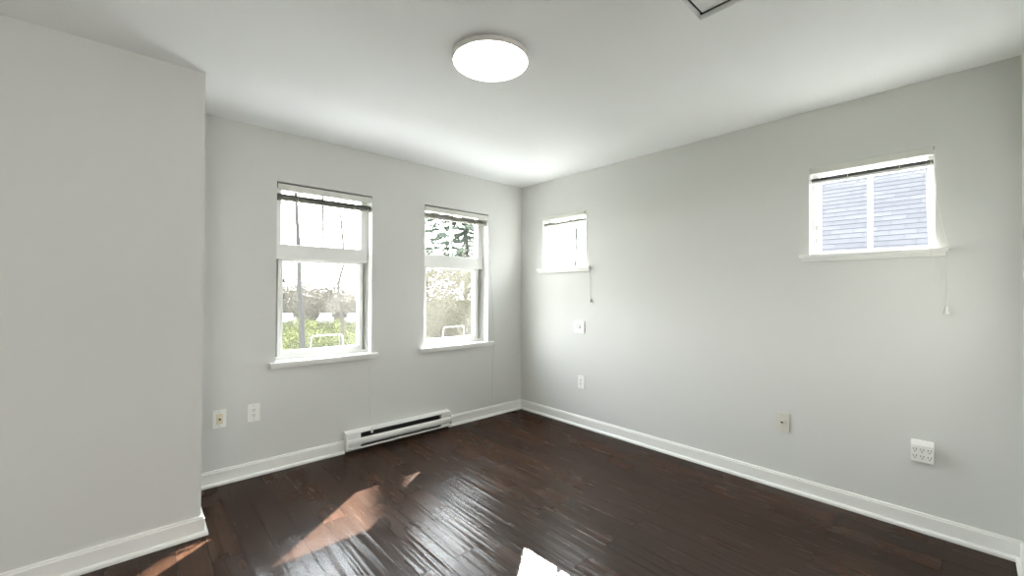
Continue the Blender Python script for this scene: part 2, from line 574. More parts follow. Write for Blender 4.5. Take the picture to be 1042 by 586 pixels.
def tall_window(nm, w, pr, lr, sash_r, glass_l, bar):
    """two-part window: fixed pane with one muntin above, sash with screen below.
    pr: width of right frame above, lr: right edge offset of lower glass, sash_r: right edge offset of sash"""
    fr = FA
    u0, u1, z0, z1 = w
    root = bpy.data.objects.new(nm, None)
    C.objects.link(root)
    root['kind'] = 'structure'
    root.location = ((u0 + u1) / 2, 0.1, z0)
    ZM0, ZM1 = 1.520, 1.634
    mb = MB()
    # outer frame: thin lip towards the room, thicker body behind
    ring(fr, mb, u0 + 0.001, u1 - 0.001, z0 + 0.002, z1 - 0.001, 0.010, 0.010, 0.022, 0.02, 0.088, 0.185)
    ring(fr, mb, u0 + 0.009, u1 - 0.009, ZM1 - 0.03, z1 - 0.02, pr - 0.014, pr - 0.009, 0.03, 0.012, 0.094, 0.150)
    mb.build('window_frame', VINYL, root)
    mb = MB()
    fr.box(mb, u0 + 0.009, u1 - 0.009, 0.080, 0.155, ZM0 + 0.012, ZM1, 0.004)
    fr.box(mb, u0 + 0.009, u1 - 0.009, 0.074, 0.150, ZM0, ZM0 + 0.016, 0.004)
    mb.build('meeting_rail', VINYL, root)
    mb = MB()
    uc = (u0 + pr - 0.007 + u1 - pr) / 2
    fr.box(mb, uc - 0.009, uc + 0.009, 0.112, 0.132, ZM1 - 0.004, z1 - 0.03, 0.003)
    mb.build('muntin', VINYL, root)
    mb = MB()
    fr.box(mb, u0 + pr - 0.012, u1 - pr + 0.005, 0.119, 0.123, ZM1 - 0.01, z1 - 0.028)
    mb.build('upper_pane', GLASS, root)
    # track at both sides of the lower sash
    mb = MB()
    fr.box(mb, u1 - sash_r - 0.003, u1 - 0.009, 0.138, 0.175, z0 + 0.02, ZM0 + 0.006)
    fr.box(mb, u0 + 0.009, glass_l - 0.030, 0.138, 0.175, z0 + 0.02, ZM0 + 0.006)
    mb.build('side_track', CHANNEL, root)
    # lower sash
    s0, s1 = glass_l - 0.034, u1 - sash_r
    sb = MB()
    ring(fr, sb, s0, s1, z0 + 0.020, ZM0 + 0.002, 0.034, lr - sash_r, 0.042, 0.016, 0.098, 0.150, 0.003)
    ring(fr, sb, s0 + 0.012, s1 - 0.012, z0 + 0.034, ZM0 - 0.004, 0.016, max(0.012, lr - sash_r - 0.018), 0.020, 0.008, 0.092, 0.100, 0.002)
    sash = sb.build('sash', VINYL, root)
    mb = MB()
    fr.box(mb, glass_l - 0.003, u1 - lr + 0.003, 0.120, 0.124, z0 + 0.055, ZM0 - 0.010)
    mb.build('lower_pane', GLASS, sash)
    mb = MB()
    mb.quad([fr.p(glass_l - 0.003, 0.146, z0 + 0.055), fr.p(u1 - lr + 0.003, 0.146, z0 + 0.055), fr.p(u1 - lr + 0.003, 0.146, ZM0 - 0.01), fr.p(glass_l - 0.003, 0.146, ZM0 - 0.01)])
    mb.build('insect_screen', SCREEN, sash)
    # bent white bar standing on the bottom rail, with its two clips
    x0, x1, zb, zt = bar
    mb = MB()
    mb.tube([(x0 - 0.012, 0.088, zb), (x0, 0.075, zt - 0.012), (x0 + 0.010, 0.073, zt), (x1 - 0.010, 0.073, zt), (x1, 0.075, zt - 0.012), (x1 + 0.014, 0.088, zb)], 0.0055, 8)
    gb = mb.build('guard_bar', PLASTIC, sash, True)
    mb = MB()
    for cx in (x0 + 0.045, x1 - 0.045):
        mb.box(cx - 0.011, cx + 0.011, 0.064, 0.080, zt - 0.009, zt + 0.007, 0.003)
    mb.build('clip', GREYP, gb)
    for zz in (1.245, 1.365):
        mb = MB()
        mb.box(glass_l + 0.002, glass_l + 0.011, 0.088, 0.1195, zz - 0.018, zz + 0.014, 0.002)
        mb.box(glass_l + 0.001, glass_l + 0.018, 0.092, 0.1195, zz - 0.020, zz - 0.008, 0.002)
        mb.build('sash_stop', SLAT, sash)
    stool(fr, w, (0.042, 0.050) if nm == 'window_1' else (0.044, 0.062), root)
    return root

tall_window('window_1', W1, 0.056, 0.069, 0.035, -2.357, (-2.158, -1.925, 0.812, 0.934))
tall_window('window_2', W2, 0.066, 0.100, 0.054, -1.142, (-0.957, -0.722, 0.808, 0.938))

def small_window(nm, w, ext, stops):
    fr = FB
    u0, u1, z0, z1 = w
    root = bpy.data.objects.new(nm, None)
    C.objects.link(root)
    root['kind'] = 'structure'
    root.location = (0.1, (u0 + u1) / 2, z0)
    mb = MB()
    ring(fr, mb, u0 + 0.001, u1 - 0.001, z0 + 0.002, z1 - 0.001, 0.030, 0.030, 0.022, 0.030, 0.090, 0.170, 0.003)
    mb.build('window_frame', VINYL, root)
    mb = MB()
    uc = (u0 + u1) / 2
    fr.box(mb, uc - 0.012, uc + 0.012, 0.112, 0.132, z0 + 0.02, z1 - 0.028, 0.003)
    mb.build('muntin', VINYL, root)
    mb = MB()
    fr.box(mb, u0 + 0.027, u1 - 0.027, 0.120, 0.124, z0 + 0.02, z1 - 0.026)
    mb.build('pane', GLASS, root)
    if stops:
        for zz in (1.625, 1.705):
            mb = MB()
            fr.box(mb, u1 - 0.029, u1 - 0.016, 0.078, 0.0905, zz - 0.016, zz + 0.014, 0.002)
            mb.build('frame_stop', GREYP, root)
    stool(fr, w, ext, root)
    return root
small_window('window_3', W3, (0.060, 0.060), False)
small_window('window_4', W4, (0.046, 0.050), True)

# ------------------------------------------------------------------ raised blinds
def blind(w, fr, label, cat_label, stack, slat, cords, tassel, cordmat, brk, edge, vh):
    u0, u1, z0, z1 = w
    root = thing('window_blind', label, 'blind', fr.p((u0 + u1) / 2, 0.03, z1 - 0.06), None)
    g = 0.006
    vt, vb = (z1 - 0.013 if edge else z1 - 0.002), z1 - vh
    mb = MB()
    fr.box(mb, u0 + g, u1 - g, 0.0 if edge else -0.005, 0.007, vb, vt, 0.0015 if edge else 0.003)
    mb.build('valance', VALANCE, root)
    mb = MB()
    fr.box(mb, u0 + g, u1 - g, 0.016, 0.060, z1 - 0.034, z1 - 0.002, 0.002)
    mb.build('headrail', SLAT if edge else VALANCE, root)  # back-wall headrails coloured dark to put shade into the valance gap
    st, sbt = stack
    k = max(6, int((st - sbt) / 0.0042))
    mb = MB()
    for i in range(k):
        zc = sbt + 0.016 + (st - sbt - 0.016) * (i + 0.5) / k
        t = 0.0012
        prof = [(0.012, zc - 0.0010), (0.024, zc + 0.0004), (0.036, zc + 0.0008), (0.048, zc + 0.0004), (0.060, zc - 0.0010)]
        prof = prof + [(a, b + t) for a, b in prof[::-1]]
        if fr.axis == 'x':
            mb.prism(prof, 'x', u0 + 0.008, u1 - 0.008)
        else:
            mb.prism(prof, 'y', u0 + 0.008, u1 - 0.008)
    mb.build('slats', slat, root)
    mb = MB()
    fr.box(mb, u0 + 0.008, u1 - 0.008, 0.014, 0.058, sbt, sbt + 0.013, 0.003)
    mb.build('bottom_rail', VINYL if brk else slat, root)
    L_ = u1 - u0
    for f_ in ((0.20, 0.80) if edge else (0.25, 0.66)):
        uu_ = u0 + L_ * f_
        mb = MB()
        fr.box(mb, uu_ - 0.002, uu_ + 0.002, 0.0095, 0.0110, sbt - 0.002, z1 - 0.03, 0.0)
        fr.box(mb, uu_ - 0.009, uu_ + 0.009, 0.0085, 0.020, sbt - 0.004, sbt + 0.010, 0.002)
        mb.build('ladder_tape', CORDG if edge else CORD, root)
    tt, tr = tassel
    for path in cords:
        mb = MB()
        mb.tube([fr.p(*q) for q in path], 0.0016 if fr.axis == 'x' else 0.0017, 6)
        pc = mb.build('pull_cord', cordmat, root)
    mb = MB()
    mb.lathe([(0.003, 0.004), (0.005, 0.0), (0.0095, -0.030), (0.0100, -0.038), (0.005, -0.040)], fr.p(*tt), 14)
    mb.build('tassel', CORD, pc, True)
    return root

blind(W1, FA, 'raised blind with slats coloured dark as if backlit over the window nearest the closet wall, back wall', '', (1.994, 1.950), SLAT,
      [[(-1.745, 0.012, 2.015), (-1.748, -0.012, 1.7), (-1.752, -0.030, 1.2), (-1.757, -0.040, 0.772), (-1.757, -0.041, 0.745), (-1.742, -0.050, 0.4), (-1.735, -0.070, 0.172)]],
      ((-1.735, -0.070, 0.172), 0), CORD, False, True, 0.058)
blind(W2, FA, 'raised blind with slats coloured in lighter shade over the back wall window nearest the room corner', '', (2.016, 1.968), SLATL,
      [[(-0.492, -0.003, 2.015), (-0.470, -0.004, 1.75), (-0.432, -0.006, 1.3), (-0.411, -0.012, 0.95), (-0.408, -0.022, 0.772), (-0.409, -0.022, 0.735), (-0.420, -0.010, 0.5), (-0.423, -0.010, 0.165)]],
      ((-0.423, -0.012, 0.165), 0), CORDG, False, True, 0.056)
blind(W3, FB, 'raised blind in the small window by the room corner, right wall', '', (1.998, 1.966), SLATL,
      [[(-0.880, -0.003, 2.00), (-0.905, -0.004, 1.8), (-0.940, -0.010, 1.60), (-0.955, -0.022, 1.527), (-0.955, -0.022, 1.50), (-0.952, -0.008, 1.4), (-0.952, -0.008, 1.235)]],
      ((-0.952, -0.012, 1.235), 0), CORDG, True, False, 0.036)
blind(W4, FB, 'raised blind with slats coloured dark as if backlit in the small window showing the shingle roof', '', (2.008, 1.976), SLAT,
      [[(-3.186, 0.020, 2.00), (-3.188, 0.030, 1.75), (-3.196, 0.010, 1.528), (-3.205, -0.039, 1.528), (-3.206, -0.041, 1.49), (-3.222, -0.030, 1.42), (-3.252, -0.012, 1.30), (-3.256, -0.008, 1.225)],
       [(-3.205, -0.003, 2.00), (-3.218, -0.004, 1.85), (-3.250, -0.012, 1.62), (-3.272, -0.024, 1.528), (-3.272, -0.024, 1.50), (-3.266, -0.010, 1.40), (-3.261, -0.008, 1.215)]],
      ((-3.261, -0.012, 1.215), 0), CORD, True, False, 0.040)

# ------------------------------------------------------------------ ceiling light
root = thing('ceiling_light', 'round flush white ceiling light, switched on', 'ceiling light', (LAMP_C[0], LAMP_C[1], H))
mb = MB()
R = 0.190
mb.lathe([(R - 0.03, -0.0005), (R - 0.030, -0.006), (R - 0.004, -0.0065), (R, -0.009), (R, -0.026), (R - 0.002, -0.030), (R - 0.009, -0.031), (R - 0.010, -0.025), (0.02, -0.025)], (LAMP_C[0], LAMP_C[1], H), 72)
mb.build('rim', RIM, root, True)
mb = MB()
mb.lathe([(0.001, -0.0255), (R - 0.011, -0.0255), (R - 0.0105, -0.030), (R - 0.016, -0.0325), (0.10, -0.035), (0.001, -0.036)], (LAMP_C[0], LAMP_C[1], H), 72)
mb.build('diffuser', DIFF, root, True)

# attic hatch: panel resting inside the ceiling opening
hx0, hx1, hy0, hy1 = HATCH
root = thing('attic_hatch', 'square attic hatch panel recessed in the ceiling, at the top edge of the photo', 'hatch', ((hx0 + hx1) / 2, (hy0 + hy1) / 2, H + 0.02))
mb = MB()
mb.box(hx0 + 0.012, hx1 - 0.012, hy0 + 0.012, hy1 - 0.012, H + 0.022, H + 0.028)
mb.build('panel', CEIL, root)
mb = MB()
for a in ((hx0 + 0.001, hx0 + 0.02, hy0 + 0.001, hy1 - 0.001), (hx1 - 0.02, hx1 - 0.001, hy0 + 0.001, hy1 - 0.001), (hx0 + 0.02, hx1 - 0.02, hy0 + 0.001, hy0 + 0.02), (hx0 + 0.02, hx1 - 0.02, hy1 - 0.02, hy1 - 0.001)):
    mb.box(a[0], a[1], a[2], a[3], H + 0.0285, H + 0.061)
mb.box(hx1 - 0.009, hx1 - 0.001, hy0 + 0.001, hy1 - 0.001, H + 0.022, H + 0.030)
mb.build('gap_shade', DARK, root)  # dark strips standing in for shade in the gap round the panel

# ------------------------------------------------------------------ baseboard heater
root = thing('baseboard_heater', 'long white electric baseboard heater under the back wall windows', 'heater', ((HX0 + HX1) / 2, -0.03, 0.0))
DP = -0.066
mb = MB()
mb.box(HX0 + 0.004, HX1 - 0.004, -0.008, -0.001, 0.034, 0.160)        # back plate
mb.prism([(-0.001, 0.168), (-0.001, 0.163), (-0.046, 0.153), (-0.050, 0.146), (-0.053, 0.147), (-0.050, 0.157)], 'x', HX0, HX1)   # sloped top lip
mb.prism([(-0.001, 0.040), (-0.001, 0.034), (DP - 0.002, 0.030), (DP - 0.004, 0.041), (DP - 0.001, 0.042), (DP + 0.003, 0.036)], 'x', HX0, HX1)
mb.build('casing', HEATER, root)
mb = MB()
pr = []
for i in range(9):
    a = -1.0 + 2.0 * i / 8
    pr.append((DP + 0.012 - 0.018 * math.cos(a), 0.085 + 0.031 * math.sin(a)))
pr2 = [(y + 0.003, z) for y, z in pr[::-1]]
mb.prism(pr + pr2, 'x', HX0 + 0.003, HX1 - 0.003)
mb.build('front_panel', HEATER, root, True)
mb = MB()
for i in range(90):
    x = HX0 + 0.135 + (HX1 - HX0 - 0.25) * i / 89
    mb.box(x, x + 0.0012, -0.046, -0.010, 0.055, 0.130)
mb.tube([(HX0 + 0.10, -0.03, 0.090), (HX1 - 0.09, -0.03, 0.090)], 0.008, 8)
mb.build('heating_fins', FIN, root)
mb = MB()
mb.box(HX0 + 0.12, HX1 - 0.10, -0.0100, -0.0085, 0.044, 0.150)
mb.box(HX0 + 0.12, HX1 - 0.10, -0.0625, -0.0085, 0.0368, 0.0385)  # dark strip painting in the shade of the lower gap
mb.build('shield_and_shade', DARK, root)
for a, c in ((HX0 + 0.004, HX0 + 0.118), (HX1 - 0.100, HX1 - 0.004)):
    mb = MB()
    mb.box(a, c, -0.050, -0.008, 0.040, 0.150, 0.002)
    mb.build('wiring_box', HEATER, root)
for a in (HX0 - 0.001, HX1 - 0.002):
    mb = MB()
    mb.prism([(-0.001, 0.030), (-0.001, 0.169), (-0.050, 0.158), (-0.054, 0.146), (DP - 0.006, 0.100), (DP - 0.006, 0.030)], 'x', a, a + 0.003)
    mb.build('end_cap', HEATER, root)

# ------------------------------------------------------------------ wall plates
def plate(fr, name, label, cat, u, v, w, h, mat, th=0.008):
    root = thing(name, label, cat, fr.p(u, 0, v))
    mb = MB()
    fr.box(mb, u - w / 2, u + w / 2, -th, -0.0004, v - h / 2, v + h / 2, 0.002)
    mb.build('cover_plate', mat, root)
    return root

def face_holes(fr, mb, u, v, d, s=1.0):
    """two slots and a round ground hole of one receptacle"""
    fr.box(mb, u - 0.0075 * s, u - 0.0050 * s, d - 0.0012, d + 0.0005, v - 0.001 * s, v + 0.009 * s)
    fr.box(mb, u + 0.0050 * s, u + 0.0075 * s, d - 0.0012, d + 0.0005, v - 0.001 * s, v + 0.008 * s)
    ax = 'y' if fr.axis == 'x' else 'x'
    mb.lathe([(0.0028 * s, -0.0012), (0.0028 * s, 0.0005)], fr.p(u, d, v - 0.0085 * s), 12, ax)

def duplex(fr, label, u, v):
    root = plate(fr, 'wall_outlet', label, 'outlet', u, v, 0.074, 0.120, PLASTIC)
    mb = MB()
    fr.box(mb, u - 0.0165, u + 0.0165, -0.0110, -0.005, v - 0.034, v + 0.034, 0.0015)
    rec = mb.build('receptacle', PLASTIC, root)
    mb = MB()
    for dv in (0.0185, -0.0165):
        face_holes(fr, mb, u, v + dv, -0.0110)
    mb.build('slots', DARK, rec)
    ax = 'y' if fr.axis == 'x' else 'x'
    for dv in (0.048, -0.048):
        mb = MB()
        mb.lathe([(0.003, -0.0015), (0.003, 0.0008)], fr.p(u, -0.008, v + dv), 10, ax)
        mb.build('screw', GREYP, root)
    return root

def jack(fr, label, u, v, mat, insert):
    root = plate(fr, 'cable_wall_plate', label, 'wall plate', u, v, 0.074, 0.120, mat)
    ax = 'y' if fr.axis == 'x' else 'x'
    if insert is not None:
        mb = MB()
        fr.box(mb, u - 0.0175, u + 0.0175, -0.0100, -0.005, v - 0.034, v + 0.034, 0.0012)
        mb.build('insert', insert, root)
    d = -0.0100 if insert is not None else -0.008
    mb = MB()
    mb.lathe([(0.0105, 0.0005), (0.0105, -0.003), (0.0080, -0.0035), (0.0080, -0.010), (0.003, -0.0102)], fr.p(u, d, v), 14, ax)
    jk = mb.build('jack', IVORY if insert is None else ALMOND, root, True)
    mb = MB()
    mb.lathe([(0.0066, -0.0098), (0.0066, -0.0112)], fr.p(u, d, v), 12, ax)
    mb.build('socket', DARK, jk)
    for dv in (0.048, -0.048):
        mb = MB()
        mb.lathe([(0.003, -0.0015), (0.003, 0.0008)], fr.p(u, -0.008, v + dv), 10, ax)
        mb.build('screw', GREYP, root)
    return root

jack(FA, 'white cable jack plate with a tan insert, beside the closet wall', -2.752, 0.434, PLASTIC, ALMOND)
duplex(FA, 'white duplex outlet on the back wall, below the window nearest the closet', -2.556, 0.438)
duplex(FB, 'white duplex outlet on the right wall, below the small square control plate', -0.842, 0.425)
jack(FB, 'ivory cable jack plate with one dark hole, low on the right wall', -2.511, 0.437, IVORY, None)

# square control plate (thermostat) under the small window
root = plate(FB, 'thermostat', 'square white thermostat plate below the small window by the corner', 'thermostat', -0.820, 0.951, 0.118, 0.116, PLASTIC, 0.010)
mb = MB()
FB.box(mb, -0.855, -0.785, -0.017, -0.009, 0.915, 0.985, 0.003)
mb.build('housing', PLASTIC, root)
mb = MB()
pts = [(-0.0178, -0.820 + 0.023 * math.cos(a), 0.951 + 0.026 * math.sin(a)) for a in [math.radians(-20 + 220 * i / 14) for i in range(15)]]
mb.tube(pts, 0.0040, 6)
mb.build('dial_scale', GREYP, root)
mb = MB()
mb.lathe([(0.012, 0.0005), (0.012, -0.008), (0.010, -0.010)], (-0.017, -0.820, 0.948), 20, 'x')
mb.build('dial_knob', PLASTIC, root, True)

# six-way outlet adapter
root = thing('outlet_adapter', 'white six-way plug-in outlet adapter, low at the right end of the right wall', 'outlet adapter', (0, -3.168, 0.43))
a0, a1, b0, b1, dd = -3.212, -3.124, 0.378, 0.490, -0.034
mb = MB()
mb.prism([(-0.0005, b0), (-0.0005, b1), (dd + 0.012, b1), (dd, b1 - 0.022), (dd, b0 + 0.004), (dd + 0.004, b0)], 'y', a0, a1)
mb.build('body', PLASTIC, root)
for i in range(3):
    for j in range(2):
        uu_ = a1 - 0.0155 - i * 0.0285
        vv_ = b1 - 0.046 - j * 0.036
        mb = MB()
        FB.box(mb, uu_ - 0.0115, uu_ + 0.0115, dd - 0.0012, dd + 0.0008, vv_ - 0.015, vv_ + 0.014, 0.0006)
        rc = mb.build('receptacle', PLASTIC, root)
        mb = MB()
        face_holes(FB, mb, uu_, vv_, dd - 0.0012, 0.95)
        mb.build('slots', DARK, rc)

# ------------------------------------------------------------------ outside
GZ = -2.8
random.seed(7)
GRASS = simple('rough_grass', (0.040, 0.044, 0.016), 0.9, amt=0.5, scale=0.6, spec=0.0)
PALEBARK = simple('pale_bark', (0.022, 0.0215, 0.0215), 0.9, amt=0.2, scale=3, spec=0.0)
BARK = simple('grey_bark', (0.027, 0.026, 0.025), 0.9, amt=0.3, scale=6, bump=0.6, bscale=20, spec=0.0)
BARKD = simple('dark_bark', (0.028, 0.024, 0.021), 0.9, amt=0.3, scale=6, spec=0.0)
NEEDLE = simple('evergreen_needles', (0.058, 0.070, 0.058), 0.8, amt=0.4, scale=3, spec=0.0)
LEAFG = simple('yellow_green_leaves', (0.043, 0.047, 0.017), 0.8, amt=0.4, scale=1.5, spec=0.0)
TWIG = simple('tan_twigs', (0.062, 0.056, 0.038), 0.9, amt=0.35, scale=1.0, spec=0.0)
TWIGG = simple('grey_twigs', (0.062, 0.055, 0.043), 0.9, amt=0.35, scale=0.4, spec=0.0)
CARP = simple('silver_car_paint', (0.034, 0.034, 0.036), 0.4, metal=0.0, amt=0.02)
CARG = simple('car_glass', (0.02, 0.022, 0.026), 0.1)
TYRE = simple('tyre_rubber', (0.015, 0.015, 0.015), 0.8)
HWALL = simple('pale_house_siding', (0.5, 0.5, 0.52), 0.8, spec=0.0)
FASC = simple('white_fascia', (0.16, 0.16, 0.165), 0.6, spec=0.0)

def pix(px, py, depth):
    """point on the ray of a photo pixel at a given distance along the view axis"""
    return CAM + depth * (fw + rr * ((px - 521) / F_PX) - uu * ((py - 293) / F_PX))

def ground_at(px, depth):
    p = pix(px, 293, depth)
    return Vector((p.x, p.y, GZ))

PAVE_BOUNCE = simple('bounce_paving', (0.40, 0.40, 0.39), 0.9, amt=0.06, scale=2, spec=0.0)
struct(MB().box(-10, 6.5, 0.2, 6.5, GZ - 0.15, GZ + 0.01).box(0.2, 4.78, -12, 0.2, GZ - 0.15, GZ + 0.01).build('path', PAVE_BOUNCE))  # unseen pale ground, added to bounce daylight up to the ceiling
struct(MB().box(-60, 120, 1.2, 160, GZ - 0.2, GZ).box(1.2, 120, -40, 1.2, GZ - 0.2, GZ).build('ground', GRASS))

def bare_tree(base, height, r, lean, mat, seed, label, nbr=7, first=0.45, group=None, brlen=0.32, wig=0.15):
    rnd = random.Random(seed)
    root = thing('bare_tree', label, 'tree', base, group)
    top = Vector((base.x + lean[0], base.y + lean[1], base.z + height))
    N = 12
    pts = []
    for i in range(N + 1):
        t = i / N
        p = base.lerp(top, t) + Vector((rnd.uniform(-1, 1), rnd.uniform(-1, 1), 0)) * r * wig * (t > 0)
        pts.append(p)
    mb = MB()
    mb.tube(pts, [r * (1 - 0.75 * i / N) for i in range(N + 1)], 10)
    mb.build('trunk', mat, root, True)
    for k in range(nbr):
        mb = MB()
        t = first + (0.97 - first) * (k + rnd.random() * 0.6) / nbr
        i = t * N
        j = min(int(i), N - 1)
        s = pts[j].lerp(pts[j + 1], i - j)
        az = rnd.uniform(0, math.tau)
        ln = height * brlen * (1.15 - t) * rnd.uniform(0.8, 1.3)
        d = Vector((math.cos(az), math.sin(az), rnd.uniform(0.5, 1.1))).normalized()
        rb = r * (1 - 0.75 * t) * 0.5
        q = [s]
        for m in range(6):
            d = (d + Vector((rnd.uniform(-.3, .3), rnd.uniform(-.3, .3), rnd.uniform(-.12, .25)))).normalized()
            q.append(q[-1] + d * ln / 6)
        mb.tube(q, [rb * (1 - 0.13 * m) for m in range(7)], 6)
        for m in range(2, 7):
            d2 = (d + Vector((rnd.uniform(-1, 1), rnd.uniform(-1, 1), rnd.uniform(-.3, .8)))).normalized()
            l2 = ln * 0.35 * rnd.uniform(0.5, 1.2)
            q2 = [q[m], q[m] + d2 * l2 * 0.5, q[m] + d2 * l2 + Vector((0, 0, 0.1 * l2))]
            mb.tube(q2, [rb * 0.35, rb * 0.25, rb * 0.10], 5)
        mb.build('branch', mat, root)
    return root

def leaf_cloud(mb, center, rad, count, size, rnd, up=0.0):
    bm = mb.bm
    for _ in range(count):
        while True:
            v = Vector((rnd.uniform(-1, 1), rnd.uniform(-1, 1), rnd.uniform(-1, 1)))
            if v.length <= 1: break
        p = center + Vector((v.x * rad[0], v.y * rad[1], v.z * rad[2]))
        a = Vector((rnd.gauss(0, 1), rnd.gauss(0, 1), rnd.gauss(0, 1) + up)).normalized()
        b_ = a.orthogonal().normalized()
        b_ = Matrix.Rotation(rnd.uniform(0, math.tau), 3, a) @ b_
        c_ = a.cross(b_)
        s = size * rnd.uniform(0.6, 1.4)
        w_ = s * 0.45
        vs = [bm.verts.new(p + b_ * s), bm.verts.new(p + c_ * w_), bm.verts.new(p - b_ * s), bm.verts.new(p - c_ * w_)]
        bm.faces.new(vs)

def twig_cloud(mb, base, rad, height, count, rnd, r=0.012):
    for _ in range(count):
        x, y = rnd.uniform(-1, 1) * rad[0], rnd.uniform(-1, 1) * rad[1]
        p = base + Vector((x, y, 0))
        h = height * rnd.uniform(0.5, 1.0)
        d = Vector((rnd.uniform(-.35, .35), rnd.uniform(-.35, .35), 1)).normalized()
        q = [p]
        for m in range(4):
            d = (d + Vector((rnd.uniform(-.4, .4), rnd.uniform(-.4, .4), rnd.uniform(-.1, .2)))).normalized()
            q.append(q[-1] + d * h / 4)
        mb.tube(q, [r, r * .85, r * .7, r * .5, r * .25], 3, False)
        for m in (2, 3, 4):
            d2 = (d + Vector((rnd.uniform(-1, 1), rnd.uniform(-1, 1), rnd.uniform(-.5, .6)))).normalized()
            mb.tube([q[m], q[m] + d2 * h * 0.22], [r * .5, r * .2], 3, False)

# trees seen in the tall window by the closet
bare_tree(ground_at(309, 26), 15, 0.19, (-0.75, 0.0), BARK, 3, 'straight grey trunk seen through the tall window nearest the closet', nbr=5, first=0.75)
bare_tree(ground_at(352, 14), 8.6, 0.075, (-0.2, 0.2), BARKD, 11, 'thin dark forked sapling seen through the right of the window nearest the closet', nbr=7, first=0.42, brlen=0.25, wig=1.6)

# cars parked beyond the shrubs
def car(px, depth, label):
    g = ground_at(px, depth)
    g.z = GZ
    root = thing('parked_car', label, 'car', g)
    ang = math.radians(72)
    rot = Matrix.Translation(g) @ Matrix.Rotation(ang, 4, 'Z')
    def part(mb, nm, mat, smooth=False):
        mb.bm.transform(rot)
        return mb.build(nm, mat, root, smooth)
    mb = MB()
    mb.prism([(-2.2, 0.25), (-2.25, 0.6), (-2.1, 0.85), (-1.5, 0.93), (1.15, 0.96), (1.95, 0.84), (2.2, 0.62), (2.2, 0.25)], 'y', -0.85, 0.85)
    part(mb, 'body', CARP)
    def frustum(b, t, z0, z1):
        m2 = MB()
        v0 = [m2.bm.verts.new((x, y, z0)) for x, y in ((b[0], -b[2]), (b[1], -b[2]), (b[1], b[2]), (b[0], b[2]))]
        v1 = [m2.bm.verts.new((x, y, z1)) for x, y in ((t[0], -t[2]), (t[1], -t[2]), (t[1], t[2]), (t[0], t[2]))]
        for q in range(4):
            m2.bm.faces.new((v0[q], v0[(q + 1) % 4], v1[(q + 1) % 4], v1[q]))
        m2.bm.faces.new(v0[::-1]); m2.bm.faces.new(v1)
        bmesh.ops.recalc_face_normals(m2.bm, faces=m2.bm.faces)
        return m2
    part(frustum((-1.5, 1.15, 0.80), (-0.85, 0.50, 0.62), 0.93, 1.40), 'window_glass', CARG)
    part(frustum((-0.88, 0.53, 0.63), (-0.65, 0.30, 0.50), 1.395, 1.50), 'roof_panel', CARP)
    for x in (-1.35, 1.35):
        for y in (-0.80, 0.62):
            mb = MB()
            mb.lathe([(0.2, 0.0), (0.31, 0.0), (0.32, 0.05), (0.32, 0.16), (0.2, 0.18)], (x, y, 0.32), 24, 'y')
            part(mb, 'wheel', TYRE, True)
for o_px, o_d, o_l in ((292, 48, 'parked car partly behind the grey trunk, beyond the yellow-green shrubs'), (331.5, 48, 'parked silver car in the middle of the tall window nearest the closet'), (359.5, 48, 'parked car at the right edge of the glass in the window nearest the closet')):
    car(o_px, o_d, o_l)

# shrubs, thicket and evergreen
rnd = random.Random(21)
mb = MB()
for px in range(282, 372, 7):
    for dep in (30, 37, 44):
        c = ground_at(px + rnd.uniform(-3, 3), dep)
        leaf_cloud(mb, c + Vector((0, 0, 0.35)), (1.5, 1.5, rnd.uniform(0.5, 0.9)), 170, 0.11, rnd, 0.6)
tag(mb.build('shrubbery', LEAFG), 'yellow-green undergrowth on the slope below the parked cars', 'shrubs', kind='stuff')
mb = MB()
rnd = random.Random(5)
for px in range(276, 384, 3):
    c = ground_at(px + rnd.uniform(-2, 2), rnd.uniform(58, 74))
    hh = rnd.uniform(4.8, 7.6)
    twig_cloud(mb, c, (2.0, 2.0), hh, 26, rnd, 0.04)
    leaf_cloud(mb, c + Vector((0, 0, hh * 0.42)), (2.2, 2.2, hh * 0.46), 420, 0.16, rnd)
tag(mb.build('woodland', TWIGG), 'hazy grey-brown belt of bare woodland behind the parked cars', 'woodland', kind='stuff')
mb = MB()
rnd = random.Random(8)
for px in range(430, 490, 4):
    for dep in (17, 19, 21):
        c = ground_at(px + rnd.uniform(-2, 2), dep)
        twig_cloud(mb, c, (0.8, 0.8), rnd.uniform(4.8, 6.2), 14, rnd, 0.012)
        leaf_cloud(mb, c + Vector((0, 0, 2.7)), (1.1, 1.1, 2.95), 620, 0.052, rnd)
tag(mb.build('thicket', TWIG), 'tangled tan thicket filling the lower pane of the window nearest the room corner', 'thicket', kind='stuff')

def evergreen(base, height, spread, label, seed):
    rnd = random.Random(seed)
    root = thing('evergreen_tree', label, 'tree', base)
    mb = MB()
    mb.tube([base, base + Vector((0, 0, height * 0.5)), base + Vector((0, 0, height))], [0.22, 0.14, 0.02], 10)
    mb.build('trunk', BARK, root, True)
    bb, fb = MB(), MB()
    for k in range(105):
        t = 0.25 + 0.73 * k / 105
        z = base.z + height * t
        ln = spread * (1.05 - t) * rnd.uniform(0.8, 1.2)
        az = k * 2.4 + rnd.uniform(-.3, .3)
        d = Vector((math.cos(az), math.sin(az), 0))
        q = [Vector((base.x, base.y, z)) + d * ln * s + Vector((0, 0, 0.10 * ln * s - 0.42 * ln * s * s)) for s in (0, .25, .5, .75, 1)]
        bb.tube(q, [0.035, 0.028, 0.02, 0.012, 0.005], 4, False)
        for m in range(1, 5):
            for _ in range(3):
                leaf_cloud(fb, q[m].lerp(q[m - 1], rnd.random()), (0.42, 0.42, 0.14), 44, 0.12, rnd)
    bb.build('branches', BARK, root)
    fb.build('foliage', NEEDLE, root)
